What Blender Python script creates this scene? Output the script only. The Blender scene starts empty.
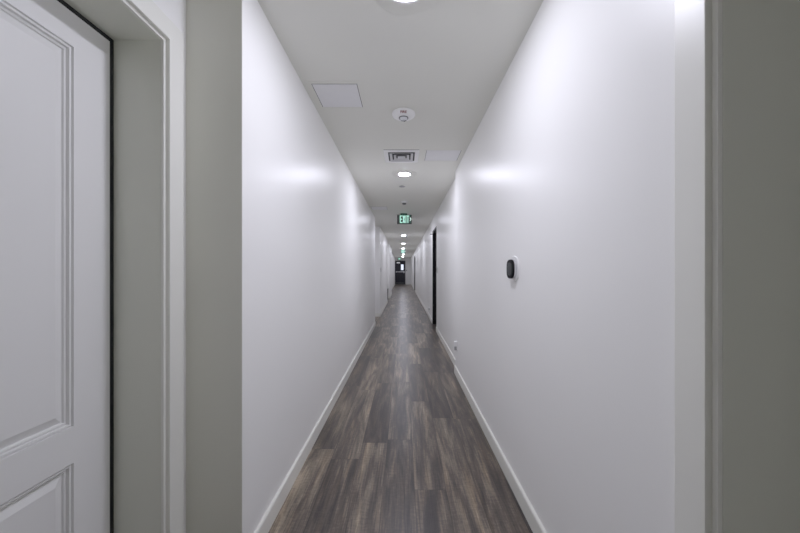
import bpy, bmesh, math, random
from mathutils import Vector, Matrix
PI = math.pi
sc = bpy.context.scene
COL = sc.collection
H = 2.44                      # ceiling height
XL, XR, XR2 = -0.654, 0.622, 0.668
END, BACK = 29.2, -1.9

# ------------------------------------------------------------------ materials
def new_mat(name):
    m = bpy.data.materials.new(name); m.use_nodes = True
    nt = m.node_tree
    return m, nt, nt.nodes['Principled BSDF']

def plain(name, col, rough=0.5, metal=0.0, spec=0.5, emit=None, es=0.0, mottle=0.04, coat=0.0):
    m, nt, b = new_mat(name)
    tc = nt.nodes.new('ShaderNodeTexCoord')
    nz = nt.nodes.new('ShaderNodeTexNoise'); nz.inputs['Scale'].default_value = 14
    nt.links.new(tc.outputs['Object'], nz.inputs['Vector'])
    mx = nt.nodes.new('ShaderNodeMix'); mx.data_type = 'RGBA'
    mx.inputs[6].default_value = tuple(c * (1 - mottle) for c in col) + (1,)
    mx.inputs[7].default_value = tuple(min(1, c * (1 + mottle)) for c in col) + (1,)
    nt.links.new(nz.outputs['Fac'], mx.inputs[0])
    nt.links.new(mx.outputs[2], b.inputs['Base Color'])
    b.inputs['Roughness'].default_value = rough
    b.inputs['Metallic'].default_value = metal
    b.inputs['Specular IOR Level'].default_value = spec
    b.inputs['Coat Weight'].default_value = coat
    if emit:
        b.inputs['Emission Color'].default_value = tuple(emit) + (1,)
        b.inputs['Emission Strength'].default_value = es
    return m

def paint(name, col, rough, spec, bump=0.0, scale=160, big=0.02):
    m, nt, b = new_mat(name)
    tc = nt.nodes.new('ShaderNodeTexCoord')
    nz = nt.nodes.new('ShaderNodeTexNoise'); nz.inputs['Scale'].default_value = 1.3
    nz.inputs['Detail'].default_value = 3
    nt.links.new(tc.outputs['Object'], nz.inputs['Vector'])
    mx = nt.nodes.new('ShaderNodeMix'); mx.data_type = 'RGBA'
    mx.inputs[6].default_value = tuple(c * (1 - big) for c in col) + (1,)
    mx.inputs[7].default_value = tuple(min(1, c * (1 + big)) for c in col) + (1,)
    nt.links.new(nz.outputs['Fac'], mx.inputs[0])
    nt.links.new(mx.outputs[2], b.inputs['Base Color'])
    b.inputs['Roughness'].default_value = rough
    b.inputs['Specular IOR Level'].default_value = spec
    if bump:
        n2 = nt.nodes.new('ShaderNodeTexNoise'); n2.inputs['Scale'].default_value = scale
        n2.inputs['Detail'].default_value = 2
        nt.links.new(tc.outputs['Object'], n2.inputs['Vector'])
        bp = nt.nodes.new('ShaderNodeBump'); bp.inputs['Strength'].default_value = bump
        bp.inputs['Distance'].default_value = 0.002
        nt.links.new(n2.outputs['Fac'], bp.inputs['Height'])
        nt.links.new(bp.outputs['Normal'], b.inputs['Normal'])
    return m

def floor_mat():
    m, nt, b = new_mat('vinyl_planks')
    N, L = nt.nodes, nt.links
    def math_(op, a, c=None, d=None):
        n = N.new('ShaderNodeMath'); n.operation = op
        for i, v in enumerate((a, c, d)):
            if v is None: continue
            if isinstance(v, (int, float)): n.inputs[i].default_value = v
            else: L.new(v, n.inputs[i])
        return n.outputs[0]
    def comb(x, y, z=0.0):
        n = N.new('ShaderNodeCombineXYZ')
        for i, v in enumerate((x, y, z)):
            if isinstance(v, (int, float)): n.inputs[i].default_value = v
            else: L.new(v, n.inputs[i])
        return n.outputs[0]
    def white(v):
        n = N.new('ShaderNodeTexWhiteNoise'); n.noise_dimensions = '3D'; L.new(v, n.inputs['Vector']); return n
    def noise(v, scale, det=4, rough=0.6, dist=0.0):
        n = N.new('ShaderNodeTexNoise'); n.inputs['Scale'].default_value = scale
        n.inputs['Detail'].default_value = det; n.inputs['Roughness'].default_value = rough
        n.inputs['Distortion'].default_value = dist
        L.new(v, n.inputs['Vector']); return n.outputs['Fac']
    def mapr(v, a0, a1, b0, b1):
        n = N.new('ShaderNodeMapRange'); n.clamp = True
        L.new(v, n.inputs[0])
        for i, q in enumerate((a0, a1, b0, b1)): n.inputs[i + 1].default_value = q
        return n.outputs[0]
    tc = N.new('ShaderNodeTexCoord'); sp = N.new('ShaderNodeSeparateXYZ'); L.new(tc.outputs['Object'], sp.inputs[0])
    x, y = sp.outputs[0], sp.outputs[1]
    W, LEN = 0.178, 1.22
    u = math_('DIVIDE', math_('SUBTRACT', x, 0.059), W)
    row = math_('FLOOR', u); fu = math_('FRACT', u)
    off = white(comb(row, 3.7, 1.3)).outputs['Value']
    v = math_('ADD', math_('DIVIDE', y, LEN), off)
    colm = math_('FLOOR', v); fv = math_('FRACT', v)
    wid = white(comb(row, colm, 5.1))
    rnd = wid.outputs['Value']
    rs = N.new('ShaderNodeSeparateColor'); L.new(wid.outputs['Color'], rs.inputs[0])
    ox = math_('MULTIPLY', rs.outputs[0], 37.0); oy = math_('MULTIPLY', rs.outputs[1], 53.0)
    # broad streaks, fine grain, saw marks
    gx = math_('ADD', math_('MULTIPLY', x, 13.0), ox); gy = math_('ADD', math_('MULTIPLY', y, 1.35), oy)
    streak = noise(comb(gx, gy), 1.0, 3, 0.55, 0.7)
    fx = math_('ADD', math_('MULTIPLY', x, 130.0), ox); fy = math_('ADD', math_('MULTIPLY', y, 4.5), oy)
    grain = noise(comb(fx, fy), 1.0, 4, 0.7, 0.3)
    sx = math_('ADD', math_('MULTIPLY', x, 30.0), oy); sy = math_('MULTIPLY', y, 70.0)
    saw = noise(comb(sx, sy), 1.0, 3, 0.7)
    bx_ = math_('ADD', math_('MULTIPLY', x, 25.0), oy); by_ = math_('ADD', math_('MULTIPLY', y, 1.9), ox)
    brn = noise(comb(bx_, by_), 1.0, 3, 0.6, 0.5)
    t = math_('ADD', math_('MULTIPLY', mapr(streak, .30, .70, 0, 1), 0.54), math_('MULTIPLY', mapr(rnd, 0, 1, 0, 1), 0.36))
    t = math_('ADD', t, math_('MULTIPLY', mapr(brn, .3, .7, -.5, .5), 0.24))
    t = math_('ADD', t, math_('MULTIPLY', mapr(grain, .25, .75, -.5, .5), 0.42))
    t = math_('ADD', t, math_('MULTIPLY', mapr(saw, .3, .7, -.5, .5), 0.16))
    t = math_('ADD', t, 0.055)
    cr = N.new('ShaderNodeValToRGB'); L.new(t, cr.inputs[0])
    e = cr.color_ramp.elements
    e[0].position = 0.0; e[0].color = (0.018, 0.014, 0.013, 1)
    e[1].position = 1.0; e[1].color = (0.40, 0.325, 0.235, 1)
    for p, c in ((.26, (.034, .027, .024, 1)), (.50, (.076, .060, .047, 1)), (.74, (.185, .149, .110, 1))):
        q = e.new(p); q.color = c
    # brown tint streaks
    tint = N.new('ShaderNodeMix'); tint.data_type = 'RGBA'; tint.blend_type = 'MULTIPLY'
    L.new(mapr(brn, .5, .72, 0, .55), tint.inputs[0]); L.new(cr.outputs[0], tint.inputs[6]); tint.inputs[7].default_value = (1.0, .84, .66, 1)
    # seams
    eu = math_('MINIMUM', fu, math_('SUBTRACT', 1.0, fu)); ev = math_('MINIMUM', fv, math_('SUBTRACT', 1.0, fv))
    su = mapr(eu, 0.004, 0.012, 0, 1); sv = mapr(ev, 0.0007, 0.002, 0, 1)
    seam = math_('MINIMUM', su, sv)
    mx = N.new('ShaderNodeMix'); mx.data_type = 'RGBA'; mx.blend_type = 'MULTIPLY'
    mx.inputs[0].default_value = 1.0
    L.new(tint.outputs[2], mx.inputs[6])
    sc_ = mapr(seam, 0, 1, 0.5, 1.0)
    cc = N.new('ShaderNodeCombineColor')
    for i in range(3): L.new(sc_, cc.inputs[i])
    L.new(cc.outputs[0], mx.inputs[7])
    L.new(mx.outputs[2], b.inputs['Base Color'])
    L.new(mapr(grain, .2, .8, .27, .40), b.inputs['Roughness'])
    b.inputs['Specular IOR Level'].default_value = 0.20
    bp = N.new('ShaderNodeBump'); bp.inputs['Strength'].default_value = 0.10; bp.inputs['Distance'].default_value = 0.002
    L.new(math_('ADD', grain, math_('MULTIPLY', seam, 0.5)), bp.inputs['Height']); L.new(bp.outputs['Normal'], b.inputs['Normal'])
    return m

M = {}
M['wall'] = paint('wall_paint', (.885, .882, .868), .35, .17, .07)
M['backwall'] = paint('warm_bounce_paint', (.45, .44, .30), .5, .3)  # unseen wall behind the camera, toned to bounce warm light forward
M['shaded_wall'] = paint('shaded_wall_paint', (.745, .745, .66), .42, .25, .05)  # wall paint with the shade of the return face put into it
M['jamb'] = paint('shaded_jamb_paint', (.69, .70, .61), .42, .3)  # trim paint made darker and warmer to carry the jambs' shade
M['ceil'] = paint('ceiling_paint', (.735, .735, .675), .65, .25, .05)
M['trim'] = paint('trim_paint', (.80, .80, .74), .36, .5)
M['door'] = paint('door_paint', (.80, .80, .79), .42, .45, .03, 90)
M['panel'] = plain('panel_paint', (.76, .76, .775), .5)
M['plastic'] = plain('white_plastic', (.88, .88, .88), .4)
M['ring'] = plain('fixture_white', (.74, .74, .73), .45)
M['black'] = plain('black_paint', (.006, .006, .0065), .5, 0, .2)
M['rubber'] = plain('black_rubber', (.006, .006, .006), .8)
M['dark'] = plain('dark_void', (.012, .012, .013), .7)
M['enddoor'] = plain('charcoal_door_paint', (.014, .014, .021), .5, 0, .3)
M['steel'] = plain('satin_steel', (.55, .55, .57), .35, 1.0)
M['aluminium'] = plain('vent_aluminium', (.60, .60, .62), .45, .2)
M['glass_black'] = plain('black_glass', (.005, .0055, .006), .6, 0, .04)
M['screen_reflection'] = plain('painted_reflection', (.022, .025, .025), .5, 0, .1)  # grey stands for the reflection in the middle of the black face
M['chrome'] = plain('chrome', (.75, .75, .78), .18, 1.0)
M['red'] = plain('red_ink', (.22, .03, .025), .6)
M['grey'] = plain('grey_plastic', (.32, .32, .33), .5)
M['darkgrey'] = plain('dark_grey_metal', (.055, .060, .058), .5)
M['signgreen'] = plain('sign_green', (.012, .075, .050), .35)
M['mint'] = plain('lit_mint_letters', (.30, .75, .58), .5, emit=(.45, .92, .74), es=.8)
M['arrow'] = plain('lit_arrow', (.7, .9, .85), .5, emit=(.75, 1.0, .92), es=.9)
M['lens'] = plain('lit_lens', (.9, .9, .9), .5, emit=(.915, .915, 1.09), es=228.0)
M['lens_dim'] = plain('lit_lens_dim', (.9, .9, .9), .5, emit=(.915, .915, 1.09), es=170.0)
M['clear'] = plain('clear_lens', (.75, .76, .80), .08, .0, .8)
M['daylight'] = plain('daylit_glass', (.6, .65, .8), .15, emit=(.75, .82, 1.0), es=1.0)
M['paper'] = plain('white_sign', (.85, .85, .85), .5, emit=(.9, .92, 1.0), es=.25)
M['floor'] = floor_mat()

# ------------------------------------------------------------------ mesh helpers
def add_box(bm, x0, x1, y0, y1, z0, z1):
    v = [bm.verts.new(p) for p in ((x0,y0,z0),(x1,y0,z0),(x1,y1,z0),(x0,y1,z0),(x0,y0,z1),(x1,y0,z1),(x1,y1,z1),(x0,y1,z1))]
    for f in ((0,3,2,1),(4,5,6,7),(0,1,5,4),(1,2,6,5),(2,3,7,6),(3,0,4,7)):
        bm.faces.new([v[i] for i in f])

def bevel_box(bm, x0, x1, y0, y1, z0, z1, r=.003, seg=2):
    t = bmesh.new(); add_box(t, x0, x1, y0, y1, z0, z1)
    bmesh.ops.bevel(t, geom=t.edges[:], offset=r, segments=seg, affect='EDGES', profile=.5)
    me = bpy.data.meshes.new('tmp'); t.to_mesh(me); t.free(); bm.from_mesh(me); bpy.data.meshes.remove(me)

def lathe(bm, prof, seg=40, mat=Matrix(), n=2.0, cap0=True, cap1=True):
    """prof: list of (r, h) swept about local z; n = superellipse exponent"""
    rings = []
    for r, h in prof:
        ring = []
        for k in range(seg):
            a = 2 * PI * k / seg
            c, s = math.cos(a), math.sin(a)
            q = (abs(c) ** n + abs(s) ** n) ** (-1 / n)
            ring.append(bm.verts.new(mat @ Vector((r * q * c, r * q * s, h))))
        rings.append(ring)
    for a, b in zip(rings, rings[1:]):
        for k in range(seg):
            bm.faces.new((a[k], a[(k+1) % seg], b[(k+1) % seg], b[k]))
    if cap0: bm.faces.new(rings[0][::-1])
    if cap1: bm.faces.new(rings[-1])

def sweep_u(bm, prof, y0, y1, top, xf, z0=0.0):
    """mitred door trim: prof = [(d, t)], d outward from the opening, t out of the wall; xf(t) -> world x"""
    path = [lambda d: (y0 - d, z0), lambda d: (y0 - d, top + d), lambda d: (y1 + d, top + d), lambda d: (y1 + d, z0)]
    cols = []
    for p in path:
        cols.append([bm.verts.new((xf(t), *p(d))) for d, t in prof])
    n = len(prof)
    for a, b in zip(cols, cols[1:]):
        for k in range(n):
            bm.faces.new((a[k], a[(k+1) % n], b[(k+1) % n], b[k]))
    bm.faces.new(cols[0]); bm.faces.new(cols[-1][::-1])

def obj(name, bm, mat, parent=None, smooth=False, loc=None):
    bmesh.ops.recalc_face_normals(bm, faces=bm.faces[:])
    me = bpy.data.meshes.new(name); bm.to_mesh(me); bm.free()
    me.materials.append(mat)
    if smooth:
        for p in me.polygons: p.use_smooth = True
        try: me.set_sharp_from_angle(angle=math.radians(35))
        except Exception: pass
    o = bpy.data.objects.new(name, me); COL.objects.link(o)
    if parent: o.parent = parent
    if loc: o.location = loc
    return o

def tag(o, label, cat, group=None):
    o['label'] = label; o['category'] = cat
    if group: o['group'] = group
    return o

def thing(name, label, cat, loc, group=None, rot=(0, 0, 0)):
    o = bpy.data.objects.new(name, None); COL.objects.link(o)
    o.empty_display_size = .05
    o.location = loc; o.rotation_euler = rot
    return tag(o, label, cat, group)

def struct(name, bm, mat, parent=None, smooth=False):
    o = obj(name, bm, mat, parent, smooth)
    if not parent: o['kind'] = 'structure'
    return o

def dup(root, loc, label, name=None):
    r = root.copy(); COL.objects.link(r); r.location = loc; r['label'] = label
    for ch in list(root.children):
        c = ch.copy(); COL.objects.link(c); c.parent = r
        for g in list(ch.children):
            d = g.copy(); COL.objects.link(d); d.parent = c
    return r

def text_bm(bm, s, size, M4, thick=.0006, bold=0.0):
    cu = bpy.data.curves.new('t', 'FONT'); cu.body = s; cu.size = size; cu.align_x = 'CENTER'; cu.align_y = 'CENTER'
    cu.extrude = thick; cu.offset = bold
    o = bpy.data.objects.new('t', cu); COL.objects.link(o)
    dg = bpy.context.evaluated_depsgraph_get(); dg.update()
    me = bpy.data.meshes.new_from_object(o.evaluated_get(dg))
    me.transform(M4); bm.from_mesh(me)
    bpy.data.objects.remove(o); bpy.data.curves.remove(cu); bpy.data.meshes.remove(me)

# ------------------------------------------------------------------ shell
OUT = 1.7
b = bmesh.new(); add_box(b, -OUT, OUT, BACK - .15, END + .15, -.1, 0); struct('floor', b, M['floor'])
b = bmesh.new(); add_box(b, -OUT, OUT, BACK - .15, END + .15, H, H + .1); struct('ceiling', b, M['ceil'])

AL0 = (0.05, 1.292); AL1 = (7.22, 8.65); AL2 = (12.55, 14.45); RC = 17.0
XA, XA1, XRC = -.88, -.95, -.82
D1 = (.235, 1.1585, 2.069)          # left door opening y0, y1, top
b = bmesh.new()
W_ = lambda x, y0, y1, z0=0, z1=H: add_box(b, -OUT, x, y0, y1, z0, z1)
W_(XL, BACK, AL0[0]); W_(XL, AL0[1] + .003, AL1[0]); W_(XL, AL1[1], AL2[0]); W_(XL, AL2[1], RC)
W_(XA, AL0[0], D1[0]); W_(XA, D1[1], AL0[1]); W_(XA, D1[0], D1[1], D1[2])
W_(-1.25, D1[0], D1[1], 0, D1[2])
W_(XA1, *AL1); W_(XA1, *AL2); W_(XRC, RC, END)
struct('wall_left', b, M['wall'])
b = bmesh.new(); W_(XL - .0005, AL0[1], AL0[1] + .003); struct('wall_shade_skin', b, M['shaded_wall'])  # thin skin on the return face, shade painted into its colour

D2 = (-.28, .624, 2.069); D3 = (6.58, 7.45, 2.148); D4 = (19.1, 20.7, 2.17)
b = bmesh.new()
W2 = lambda x, y0, y1, z0=0, z1=H: add_box(b, x, OUT, y0, y1, z0, z1)
W2(XR, BACK, D2[0]); W2(XR, D2[0], D2[1], D2[2]); W2(1.05, D2[0], D2[1], 0, D2[2]); W2(XR, D2[1], 3.88)
W2(XR2, 3.88, D3[0]); W2(XR2, D3[0], D3[1], D3[2]); W2(1.05, D3[0], D3[1], 0, D3[2])
W2(XR2, D3[1], D4[0]); W2(XR2, D4[0], D4[1], D4[2]); W2(1.05, D4[0], D4[1], 0, D4[2]); W2(XR2, D4[1], END)
struct('wall_right', b, M['wall'])
DE = (-.80, .085, 2.127)
b = bmesh.new(); add_box(b, -OUT, OUT, END, END + .15, 0, H); struct('wall_end', b, M['wall'])
b = bmesh.new(); add_box(b, -OUT, OUT, BACK - .15, BACK, 0, H); struct('wall_back', b, M['backwall'])

# baseboards -------------------------------------------------------
BH, BT = .092, .014
def bb_y(bm, x, s, y0, y1):        # along y; s = +1: sticks out to +x
    p = [(x, 0), (x + s*BT, 0), (x + s*BT, BH - .006), (x + s*(BT - .004), BH), (x, BH)]
    a = [bm.verts.new((q[0], y0, q[1])) for q in p]; c = [bm.verts.new((q[0], y1, q[1])) for q in p]
    for k in range(5): bm.faces.new((a[k], a[(k+1) % 5], c[(k+1) % 5], c[k]))
    bm.faces.new(a[::-1]); bm.faces.new(c)
def bb_x(bm, y, s, x0, x1):
    p = [(y, 0), (y + s*BT, 0), (y + s*BT, BH - .006), (y + s*(BT - .004), BH), (y, BH)]
    a = [bm.verts.new((x0, q[0], q[1])) for q in p]; c = [bm.verts.new((x1, q[0], q[1])) for q in p]
    for k in range(5): bm.faces.new((a[k], a[(k+1) % 5], c[(k+1) % 5], c[k]))
    bm.faces.new(a[::-1]); bm.faces.new(c)
b = bmesh.new()
bb_y(b, XL, 1, BACK, AL0[0]); bb_y(b, XL, 1, AL0[1] - BT, AL1[0]); bb_y(b, XL, 1, AL1[1] - BT, AL2[0]); bb_y(b, XL, 1, AL2[1] - BT, RC); bb_y(b, XRC, 1, RC, END)
bb_x(b, AL0[1], -1, XA, XL); bb_x(b, AL1[1], -1, XA1, XL); bb_x(b, AL2[1], -1, XA1, XL)
struct('baseboard_left', b, M['trim'])
b = bmesh.new()
bb_y(b, XR, -1, .7115, 3.88); bb_y(b, XR2, -1, 3.88, D3[0] - .01); bb_y(b, XR2, -1, D3[1] + .01, D4[0] - .01); bb_y(b, XR2, -1, D4[1] + .01, END)
struct('baseboard_right', b, M['trim'])
b = bmesh.new(); bb_x(b, END, -1, DE[1] + .01, XR2); struct('baseboard_end', b, M['trim'])

# ------------------------------------------------------------------ painted panel doors in deep casings
CAS = [(0, -.002), (0, .010), (.012, .010), (.012, .0235), (.014, .024), (.083, .024), (.087, .021), (.087, -.002)]
def door_face(bm, xf, y0, y1, z1, panels, thick=.045, z0=.008):
    """slab with moulded panels; xf(t): t>0 towards the corridor"""
    def quad(a, c, d, e, t=0.0):
        bm.faces.new([bm.verts.new((xf(t), *p)) for p in (a, c, d, e)])
    py0, py1 = panels[0][0], panels[0][1]
    quad((y0, z0), (py0, z0), (py0, z1), (y0, z1)); quad((py1, z0), (y1, z0), (y1, z1), (py1, z1))
    zs = [z0]
    for p in panels: zs += [p[2], p[3]]
    zs.append(z1)
    for k in range(0, len(zs), 2): quad((py0, zs[k]), (py1, zs[k]), (py1, zs[k+1]), (py0, zs[k+1]))
    prof = [(0, 0), (.001, -.008), (.0035, -.008), (.0055, -.003), (.010, -.0035), (.011, -.013), (.0145, -.013), (.0165, -.009), (.020, -.010), (.0215, -.016), (.024, -.016), (.048, -.006), (.052, -.006)]
    for (a0, a1, c0, c1) in panels:
        rings = []
        for d, t in prof:
            rings.append([bm.verts.new((xf(t), *p)) for p in ((a0+d, c0+d), (a1-d, c0+d), (a1-d, c1-d), (a0+d, c1-d))])
        for r, s in zip(rings, rings[1:]):
            for k in range(4): bm.faces.new((r[k], r[(k+1) % 4], s[(k+1) % 4], s[k]))
        bm.faces.new(rings[-1])
    # edges and back
    f = [(y0, z0), (y1, z0), (y1, z1), (y0, z1)]
    A = [bm.verts.new((xf(0), *p)) for p in f]; B = [bm.verts.new((xf(-thick), *p)) for p in f]
    for k in range(4): bm.faces.new((A[k], A[(k+1) % 4], B[(k+1) % 4], B[k]))
    bm.faces.new(B)

def no_recalc(name, bm, mat):
    me = bpy.data.meshes.new(name); bm.to_mesh(me); bm.free(); me.materials.append(mat)
    o = bpy.data.objects.new(name, me); COL.objects.link(o); o['kind'] = 'structure'
    return o

def panel_door(n, xw, s, y0, y1, top, depth, gap=.019):
    """door n in the wall plane xw; s = +1 if the corridor lies towards +x"""
    xf = lambda t: xw + s * t
    bm = bmesh.new(); sweep_u(bm, CAS, y0, y1, top, xf)
    tr = struct('trim_%d' % n, bm, M['trim'])
    bm = bmesh.new()
    sweep_u(bm, [(-.0012, .001), (-.0012, -depth - .045), (.004, -depth - .045), (.004, .001)], y0, y1, top, xf)
    obj('jamb', bm, M['jamb'], tr)
    bm = bmesh.new()
    sweep_u(bm, [(-gap + .0005, -depth - .030), (-gap + .0005, -depth - .0015), (-.0014, -depth - .0015), (-.0014, -depth - .030)], y0, y1, top, xf)
    obj('weather_seal', bm, M['rubber'], tr)
    bm = bmesh.new()
    a, c, zt = y0 + gap, y1 - gap, top - gap
    door_face(bm, lambda t: xw + s * (t - depth), a, c, zt, [(a + .124, c - .124, .20, .625), (a + .124, c - .124, .740, 1.944)])
    d = no_recalc('door_%d' % n, bm, M['door'])
    # lever handle at the near side of the leaf
    hb = bmesh.new()
    R = Matrix.Translation((xw - s * depth, a + .065, .97)) @ Matrix.Rotation(s * PI / 2, 4, 'Y')
    lathe(hb, [(.026, -.001), (.026, .006), (.022, .009), (.009, .010), (.009, .045), (.004, .048)], 24, R)
    bevel_box(hb, xw - s*depth + s*.037 - .007, xw - s*depth + s*.037 + .007, a + .055, a + .175, .961, .979, .005)
    obj('door_handle', hb, M['steel'], d, True)
    return d

panel_door(1, XA, 1, D1[0], D1[1], D1[2], .168)
panel_door(2, XR, -1, D2[0], D2[1], D2[2], .20)

# ------------------------------------------------------------------ black metal frames on the right wall
def black_frame(n, y0, y1, top, tick=False):
    xf = lambda t: XR2 - t
    bm = bmesh.new()
    sweep_u(bm, [(.006, .006), (-.040, .006), (-.040, -.14), (-.052, -.14), (-.052, -.20), (.006, -.20)], y0, y1, top, xf)
    tr = struct('trim_%d' % n, bm, M['black'])
    bm = bmesh.new()
    bevel_box(bm, XR2 + .155, XR2 + .20, y0 + .054, y1 - .054, .008, top - .054, .003)
    d = struct('door_%d' % n, bm, M['enddoor'])
    hb = bmesh.new()
    bevel_box(hb, XR2 + .115, XR2 + .129, y0 + .11, y0 + .23, .99, 1.008, .004)
    lathe(hb, [(.025, -.001), (.025, .008), (.009, .010), (.009, .045)], 20, Matrix.Translation((XR2 + .155, y0 + .12, .999)) @ Matrix.Rotation(-PI/2, 4, 'Y'))
    obj('door_handle', hb, M['steel'], d, True)
    return tr
t3 = black_frame(3, *D3)
hb = bmesh.new(); bevel_box(hb, XR2 - .062, XR2 - .004, D3[1] - .01, D3[1] + .03, 2.082, 2.098, .003)
obj('bracket', hb, M['black'], t3)
black_frame(4, *D4)

# ------------------------------------------------------------------ end door
bm = bmesh.new()
y = END
fr = bmesh.new()
add_box(fr, DE[0] - .045, DE[0], y - .02, y + .02, 0, DE[2] + .045); add_box(fr, DE[1], DE[1] + .045, y - .02, y + .02, 0, DE[2] + .045)
add_box(fr, DE[0], DE[1], y - .02, y + .02, DE[2], DE[2] + .045)
struct('trim_5', fr, M['black'])
vx0, vx1, vz0, vz1 = -.265, -.055, 1.33, 1.82
add_box(bm, DE[0] + .003, vx0, y - .014, y + .03, .01, DE[2] - .003); add_box(bm, vx1, DE[1] - .003, y - .014, y + .03, .01, DE[2] - .003)
add_box(bm, vx0, vx1, y - .014, y + .03, .01, vz0); add_box(bm, vx0, vx1, y - .014, y + .03, vz1, DE[2] - .003)
de = struct('door_5', bm, M['enddoor'])
g = bmesh.new(); add_box(g, vx0, vx1, y - .006, y + .01, vz0, vz1); obj('glass_pane', g, M['daylight'], de)
g = bmesh.new()
for q in ((vx0 - .018, vx0, vz0 - .018, vz1 + .018), (vx1, vx1 + .018, vz0 - .018, vz1 + .018), (vx0, vx1, vz0 - .018, vz0), (vx0, vx1, vz1, vz1 + .018)):
    add_box(g, q[0], q[1], y - .022, y - .012, q[2], q[3])
obj('glazing_frame', g, M['enddoor'], de)
g = bmesh.new(); bevel_box(g, DE[0] + .06, DE[1] - .05, y - .085, y - .045, 1.13, 1.19, .006)
bevel_box(g, DE[0] + .04, DE[0] + .13, y - .06, y - .013, 1.10, 1.21, .006); bevel_box(g, DE[1] - .15, DE[1] - .03, y - .07, y - .013, 1.06, 1.23, .006)
obj('push_bar', g, M['steel'], de)
g = bmesh.new(); bevel_box(g, DE[0] + .05, DE[1] - .05, y - .02, y - .013, .02, .20, .002); obj('kick_plate', g, M['darkgrey'], de)
s_ = thing('door_sign', 'small white sign high on the dark exit door at the corridor end', 'sign', (-.52, y - .014, 1.985))
g = bmesh.new(); bevel_box(g, -.14, .14, -.008, .0, -.045, .045, .002); obj('sign_plate', g, M['paper'], s_)

# ------------------------------------------------------------------ ceiling lights
def make_light(label):
    r = thing('ceiling_light', label, 'ceiling light', (0, 0, H), 'round ceiling downlights along the corridor')
    flip = Matrix.Rotation(PI, 4, 'X')
    bm = bmesh.new(); lathe(bm, [(.158, -.001), (.158, .0008), (.156, .0014), (.085, .0014)], 48, flip, cap1=False); obj('cover_ring', bm, M['ceil'], r, True)
    bm = bmesh.new(); lathe(bm, [(.090, .000), (.090, .005), (.086, .010), (.076, .011), (.068, .009), (.066, .004)], 48, flip, cap1=False); obj('trim_ring', bm, M['ring'], r, True)
    bm = bmesh.new(); lathe(bm, [(.066, .008), (.062, .013), (.045, .016), (.015, .017)], 24, flip, cap0=False); obj('lens', bm, M['lens'], r, True)
    return r
LY = [(1.35, .008, 'nearest ceiling downlight, at the top edge of the photo'),
      (3.97, .004, 'lit ceiling downlight just beyond the square air vent'),
      (7.40, .0, 'ceiling downlight hidden right behind the nearest exit sign'),
      (10.82, -.01, 'first ceiling downlight visible beneath the nearest exit sign'),
      (14.0, -.03, 'second ceiling downlight visible beneath the nearest exit sign'),
      (17.1, -.05, 'ceiling downlight just in front of the second exit sign'),
      (20.2, -.05, 'ceiling downlight hidden right behind the second exit sign'),
      (23.3, -.06, 'first ceiling downlight visible beneath the second exit sign'),
      (26.5, -.10, 'farthest ceiling downlight, nearest the dark end door')]
proto = far_lens = None
for yy, xx, lb in LY:
    if proto is None:
        proto = make_light(lb); proto.location = (xx, yy, H)
    else:
        r = dup(proto, (xx, yy, H), lb)
        if yy > 7:                      # the lamps further along are a little weaker
            if far_lens is None:
                far_lens = [c for c in r.children if c.name.startswith('lens')][0].data.copy()
                far_lens.materials[0] = M['lens_dim']
            for c in r.children:
                if c.name.startswith('lens'): c.data = far_lens

# ------------------------------------------------------------------ ceiling access panels
def access_panel(x0, x1, y0, y1, label, fl=.024, mat='panel', near=0.0):
    cx, cy = (x0 + x1) / 2, (y0 + y1) / 2
    r = thing('access_panel', label, 'access panel', (cx, cy, H), 'ceiling access panels')
    hx, hy = (x1 - x0) / 2, (y1 - y0) / 2
    g = bmesh.new()
    for q in ((-hx, hx, -hy, -hy + fl), (-hx, hx, hy - fl, hy), (-hx, -hx + fl, -hy + fl, hy - fl), (hx - fl, hx, -hy + fl, hy - fl)):
        add_box(g, q[0], q[1], q[2], q[3], -.0025, .001)
    obj('flange', g, M['ceil'], r)
    g = bmesh.new(); e = fl + .0045
    bevel_box(g, -hx + e, hx - e, -hy + e + near, hy - e, -.0030, .001, .0008); d = obj('panel_door', g, M[mat], r)
    g = bmesh.new(); add_box(g, -hx + fl, hx - fl, -hy + fl, hy - fl, -.0006, .001); obj('gap_backing', g, M['dark'], r)
    g = bmesh.new(); lathe(g, [(.009, .0025), (.009, .0036), (.006, .0042)], 16, Matrix.Translation((0, hy - e - .02, 0)) @ Matrix.Rotation(PI, 4, 'X')); obj('latch', g, M['ring'], d)
    return r
access_panel(-.622, -.278, 2.035, 2.38, 'square ceiling access panel beside left wall, nearest the camera', near=.003)
access_panel(.20, .60, 3.17, 3.52, 'pale ceiling access panel between the air vent and right wall')
access_panel(-.650, -.30, 5.97, 6.32, 'far ceiling access panel at left wall just before the nearest exit sign', near=.016)

# ------------------------------------------------------------------ square air vent with nested louvres
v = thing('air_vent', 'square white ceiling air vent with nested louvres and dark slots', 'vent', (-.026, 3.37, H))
def ring_frame(bm, ro, ri, zo, zi):
    o_ = [bm.verts.new((sx*ro, sy*ro, zo)) for sx, sy in ((-1,-1),(1,-1),(1,1),(-1,1))]
    i_ = [bm.verts.new((sx*ri, sy*ri, zi)) for sx, sy in ((-1,-1),(1,-1),(1,1),(-1,1))]
    o2 = [bm.verts.new(p.co + Vector((0,0,.003))) for p in o_]; i2 = [bm.verts.new(p.co + Vector((0,0,.003))) for p in i_]
    for k in range(4):
        j = (k+1) % 4
        bm.faces.new((o_[k], o_[j], i_[j], i_[k])); bm.faces.new((o2[k], i2[k], i2[j], o2[j]))
        bm.faces.new((o_[k], o2[k], o2[j], o_[j])); bm.faces.new((i_[k], i_[j], i2[j], i2[k]))
g = bmesh.new(); ring_frame(g, .180, .172, -.001, -.006); ring_frame(g, .172, .137, -.006, -.007); obj('frame', g, M['plastic'], v)
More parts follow.
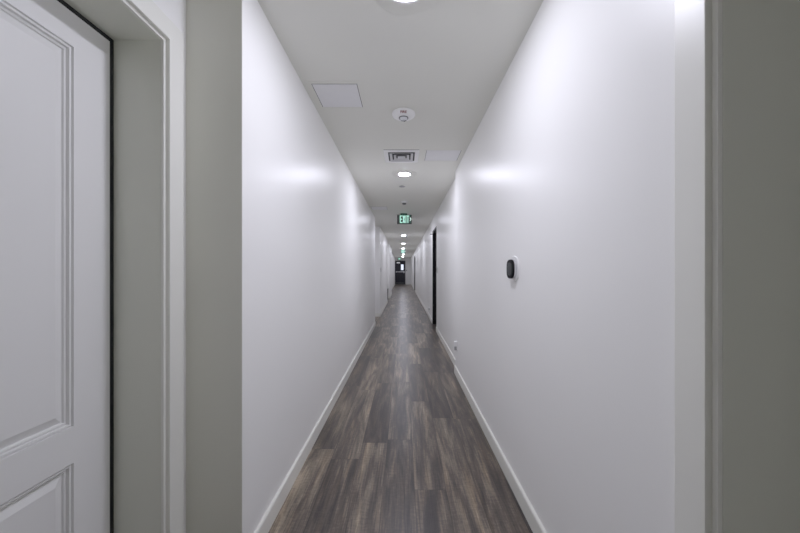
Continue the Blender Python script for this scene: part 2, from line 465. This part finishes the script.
g = bmesh.new(); add_box(g, -.140, .140, -.140, .140, -.0008, .001); add_box(g, -.178, .178, -.189, -.179, -.0012, .001); obj('backing_and_shadow_line', g, M['dark'], v)  # second box: dark strip painting the shadow line along the near edge
for ro, ri in ((.120, .096), (.079, .055)):
    g = bmesh.new(); ring_frame(g, ro, ri, -.016, -.003); obj('louvre', g, M['aluminium'], v)
g = bmesh.new(); bevel_box(g, -.040, .040, -.040, .040, -.016, -.011, .002); add_box(g, -.006, .006, -.006, .006, -.012, 0); obj('centre_plate', g, M['aluminium'], v)

# ------------------------------------------------------------------ fire alarm, smoke detector, sprinkler cap
f = thing('fire_alarm', 'round white ceiling fire alarm strobe with red lettering and clear lens', 'fire alarm', (-.003, 2.44, H))
FL = Matrix.Rotation(PI, 4, 'X')
g = bmesh.new(); lathe(g, [(.076, -.001), (.086, .004), (.089, .014), (.084, .024), (.066, .036), (.040, .041), (.036, .038)], 56, FL); obj('housing', g, M['plastic'], f, True)
g = bmesh.new(); lathe(g, [(.036, .036), (.036, .043), (.031, .044), (.031, .036)], 40, FL, cap0=False, cap1=False); obj('bezel', g, M['darkgrey'], f, True)
g = bmesh.new(); lathe(g, [(.030, .036), (.029, .048), (.022, .058), (.010, .062)], 32, FL, cap0=False); obj('strobe_lens', g, M['clear'], f, True)
g = bmesh.new(); lathe(g, [(.004, .044), (.004, .066), (.002, .067)], 12, FL @ Matrix.Translation((.006, -.004, 0))); bevel_box(g, -.018, .022, -.003, .003, -.064, -.058, .001); obj('flash_tube', g, M['darkgrey'], f, True)
g = bmesh.new(); text_bm(g, 'FIRE', .027, Matrix.Translation((-.001, -.0755, -.0313)) @ Matrix.Rotation(math.radians(-34), 4, 'X') @ Matrix.Rotation(PI, 4, 'X'), .0008, .0006); obj('lettering', g, M['red'], f)

s = thing('smoke_detector', 'small white smoke detector on ceiling in front of nearest exit sign', 'smoke detector', (.004, 5.56, H))
g = bmesh.new(); lathe(g, [(.058, -.001), (.058, .010), (.050, .016)], 40, FL); obj('base', g, M['plastic'], s, True)
g = bmesh.new(); lathe(g, [(.034, .014), (.034, .034), (.028, .038)], 32, FL); obj('sensor_head', g, M['ring'], s, True)
g = bmesh.new(); lathe(g, [(.0345, .030), (.0345, .046), (.024, .052)], 32, FL); obj('vent_ring', g, M['darkgrey'], s, True)

c = thing('sprinkler_cover', 'flat grey round sprinkler cover on ceiling beyond the second downlight', 'sprinkler', (-.027, 4.55, H))
g = bmesh.new(); lathe(g, [(.030, -.001), (.030, .006)], 32, FL); obj('collar', g, M['dark'], c, True)
g = bmesh.new(); lathe(g, [(.043, .006), (.043, .009), (.040, .011)], 40, FL); obj('cover_plate', g, M['grey'], c, True)

# ------------------------------------------------------------------ exit signs
def make_exit(label):
    r = thing('exit_sign', label, 'exit sign', (0, 0, H), 'green exit signs hanging from the ceiling')
    g = bmesh.new(); bevel_box(g, -.085, .060, -.030, .030, -.032, .001, .004); obj('canopy', g, M['signgreen'], r)
    z0, z1, hw = -.222, -.030, .155
    g = bmesh.new(); bevel_box(g, -hw, hw, -.024, .024, z0, z1, .004); hs = obj('housing', g, M['darkgrey'], r)
    for s in (-1,):
        g = bmesh.new(); add_box(g, -.100, hw - .010, -.0262, -.0235, z0 + .010, z1 - .006); obj('face_plate', g, M['signgreen'], r)
    # EXIT in strokes: letter height .15, width of word .19
    g = bmesh.new(); zb, zt, t, yf, yb = z0 + .022, z1 - .018, .0155, -.0285, -.0255
    X0 = -.094
    def st(x0, x1, a, c): add_box(g, x0, x1, yf, yb, a, c)
    st(X0, X0 + t, zb, zt)
    zm = (zb + zt) / 2
    for a in (zb, zm - t/2, zt - t): st(X0 + t, X0 + .048, a, a + t)
    xa, xb = X0 + .056, X0 + .108
    for (p, q) in (((xa, zb), (xb, zt)), ((xa, zt), (xb, zb))):
        w_ = .0095; sy = 0
        vs = [(p[0] - 0, p[1]), (p[0] + 2*w_, p[1]), (q[0], q[1]), (q[0] - 2*w_, q[1])]
        lo = [g.verts.new((a, yf if p[1] == zb else yf - .0004, c_)) for a, c_ in vs]; hi = [g.verts.new((a, yb, c_)) for a, c_ in vs]
        for k in range(4): g.faces.new((lo[k], lo[(k+1) % 4], hi[(k+1) % 4], hi[k]))
        g.faces.new(lo); g.faces.new(hi[::-1])
    st(X0 + .117, X0 + .117 + t, zb, zt)
    st(X0 + .141, X0 + .193, zt - t, zt); st(X0 + .167 - t/2, X0 + .167 + t/2, zb, zt - t)
    obj('lettering', g, M['mint'], r)
    g = bmesh.new()
    for sgn in (-1, 1):
        vs = [(.112, zm + sgn*.034), (.126, zm + sgn*.034), (.143, zm), (.129, zm)]
        lo = [g.verts.new((a, yf, c_)) for a, c_ in vs]; hi = [g.verts.new((a, yb, c_)) for a, c_ in vs]
        for k in range(4): g.faces.new((lo[k], lo[(k+1) % 4], hi[(k+1) % 4], hi[k]))
        g.faces.new(lo); g.faces.new(hi)
    obj('arrow', g, M['arrow'], r)
    return r
e1 = make_exit('nearest and largest green lit exit sign with white arrow'); e1.location = (.009, 6.72, H)
dup(e1, (-.06, 17.7, H), 'second green exit sign along the corridor, small and centred')
dup(e1, (-.42, 28.5, H), 'farthest green exit sign, just above the dark end door')

# ------------------------------------------------------------------ thermostat
t = thing('thermostat', 'black faced round thermostat with white backplate on right wall', 'thermostat', (XR, 1.80, 1.244))
TM = Matrix.Rotation(-PI / 2, 4, 'Y')
g = bmesh.new(); lathe(g, [(.072, -.001), (.074, .003), (.070, .0065)], 64, TM, 2.5); obj('backplate', g, M['plastic'], t, True)
g = bmesh.new(); lathe(g, [(.050, .006), (.053, .009), (.053, .017), (.051, .019)], 64, TM, 2.6); obj('body', g, M['chrome'], t, True)
g = bmesh.new(); lathe(g, [(.052, .0185), (.054, .021), (.054, .026), (.050, .0295), (.042, .0300)], 64, TM, 3.2); ds = obj('display', g, M['glass_black'], t, True)
g = bmesh.new(); lathe(g, [(.037, .0295), (.036, .0306)], 64, TM, 3.0); obj('screen_reflection', g, M['screen_reflection'], ds, True)  # lighter centre plate drawn as the reflection on the display

# ------------------------------------------------------------------ outlets and switches
def outlet(x, y, z, label):
    r = thing('power_outlet', label, 'outlet', (x, y, z), 'low outlets on the right wall')
    g = bmesh.new(); bevel_box(g, -.006, .001, -.036, .036, -.058, .058, .002); obj('cover_plate', g, M['plastic'], r)
    g = bmesh.new(); bevel_box(g, -.034, -.005, -.024, .024, -.004, .052, .005); obj('plug_adapter', g, M['plastic'], r)
    g = bmesh.new(); bevel_box(g, -.030, -.005, -.017, .017, -.050, -.008, .003); obj('socket', g, M['grey'], r)
    return r
o1 = outlet(XR, 3.76, .355, 'white wall outlet low on right wall nearest the camera')
dup(o1, (XR2, 8.32, .27), 'farther white wall outlet low on right wall beyond the black door')
def switch(x, y, z, s, label, m1='grey'):
    r = thing('light_switch', label, 'light switch', (x, y, z), 'small wall switches')
    g = bmesh.new(); bevel_box(g, *sorted((-s*.001, s*.007)), -.036, .036, -.058, .058, .002); obj('cover_plate', g, M[m1], r)
    g = bmesh.new(); bevel_box(g, *sorted((s*.006, s*.011)), -.016, .016, -.033, .033, .002); obj('rocker', g, M[m1], r)
    return r
switch(XR2, 6.42, 1.245, -1, 'grey switch on right wall just before the black door frame')
switch(XL, 9.0, 1.27, 1, 'small grey switch on left wall beyond the first recess')
r = thing('card_reader', 'small dark card reader on end wall right of the dark door', 'card reader', (.225, END, 1.28))
g = bmesh.new(); bevel_box(g, -.035, .035, -.03, .001, -.06, .06, .006); obj('reader_body', g, M['grey'], r)
g = bmesh.new(); bevel_box(g, -.025, .025, -.034, -.028, .0, .045, .003); obj('reader_face', g, M['darkgrey'], r)

# slim black bin standing in the far left recess
r = thing('waste_bin', 'slim black bin standing on floor by the left wall far down', 'bin', (-.80, 14.15, 0))
def ring_box(g, a, c, z0, z1, a2, c2):
    lo = [g.verts.new((sx*a, sy*c, z0)) for sx, sy in ((-1,-1),(1,-1),(1,1),(-1,1))]
    hi = [g.verts.new((sx*a2, sy*c2, z1)) for sx, sy in ((-1,-1),(1,-1),(1,1),(-1,1))]
    for k in range(4): g.faces.new((lo[k], lo[(k+1) % 4], hi[(k+1) % 4], hi[k]))
    g.faces.new(lo[::-1]); g.faces.new(hi)
g = bmesh.new(); ring_box(g, .085, .13, 0, .42, .10, .15); obj('bin_body', g, M['black'], r)
g = bmesh.new(); bevel_box(g, -.106, .106, -.156, .156, .42, .45, .006); obj('lid', g, M['black'], r)

# ------------------------------------------------------------------ camera, world, colour
cd = bpy.data.cameras.new('camera'); cam = bpy.data.objects.new('camera', cd); COL.objects.link(cam)
cd.sensor_width = 36; cd.lens = 36 * 320 / 800; cd.clip_start = .05
cam.location = (0, 0, 1.233); cam.rotation_euler = (PI / 2, 0, 0)
cd.shift_x = -4 / 800; cd.shift_y = 4.5 / 800
sc.camera = cam
w = bpy.data.worlds.new('world'); sc.world = w; w.use_nodes = True
w.node_tree.nodes['Background'].inputs[0].default_value = (.5, .55, .6, 1); w.node_tree.nodes['Background'].inputs[1].default_value = .1
sc.view_settings.view_transform = 'Standard'
sc.view_settings.look = 'None'
sc.view_settings.exposure = 0.1
sc.view_settings.gamma = 1.34
try:
    sc.cycles.max_bounces = 16; sc.cycles.diffuse_bounces = 10; sc.cycles.glossy_bounces = 4
    sc.cycles.use_denoising = True
    sc.cycles.caustics_reflective = False
except Exception: pass
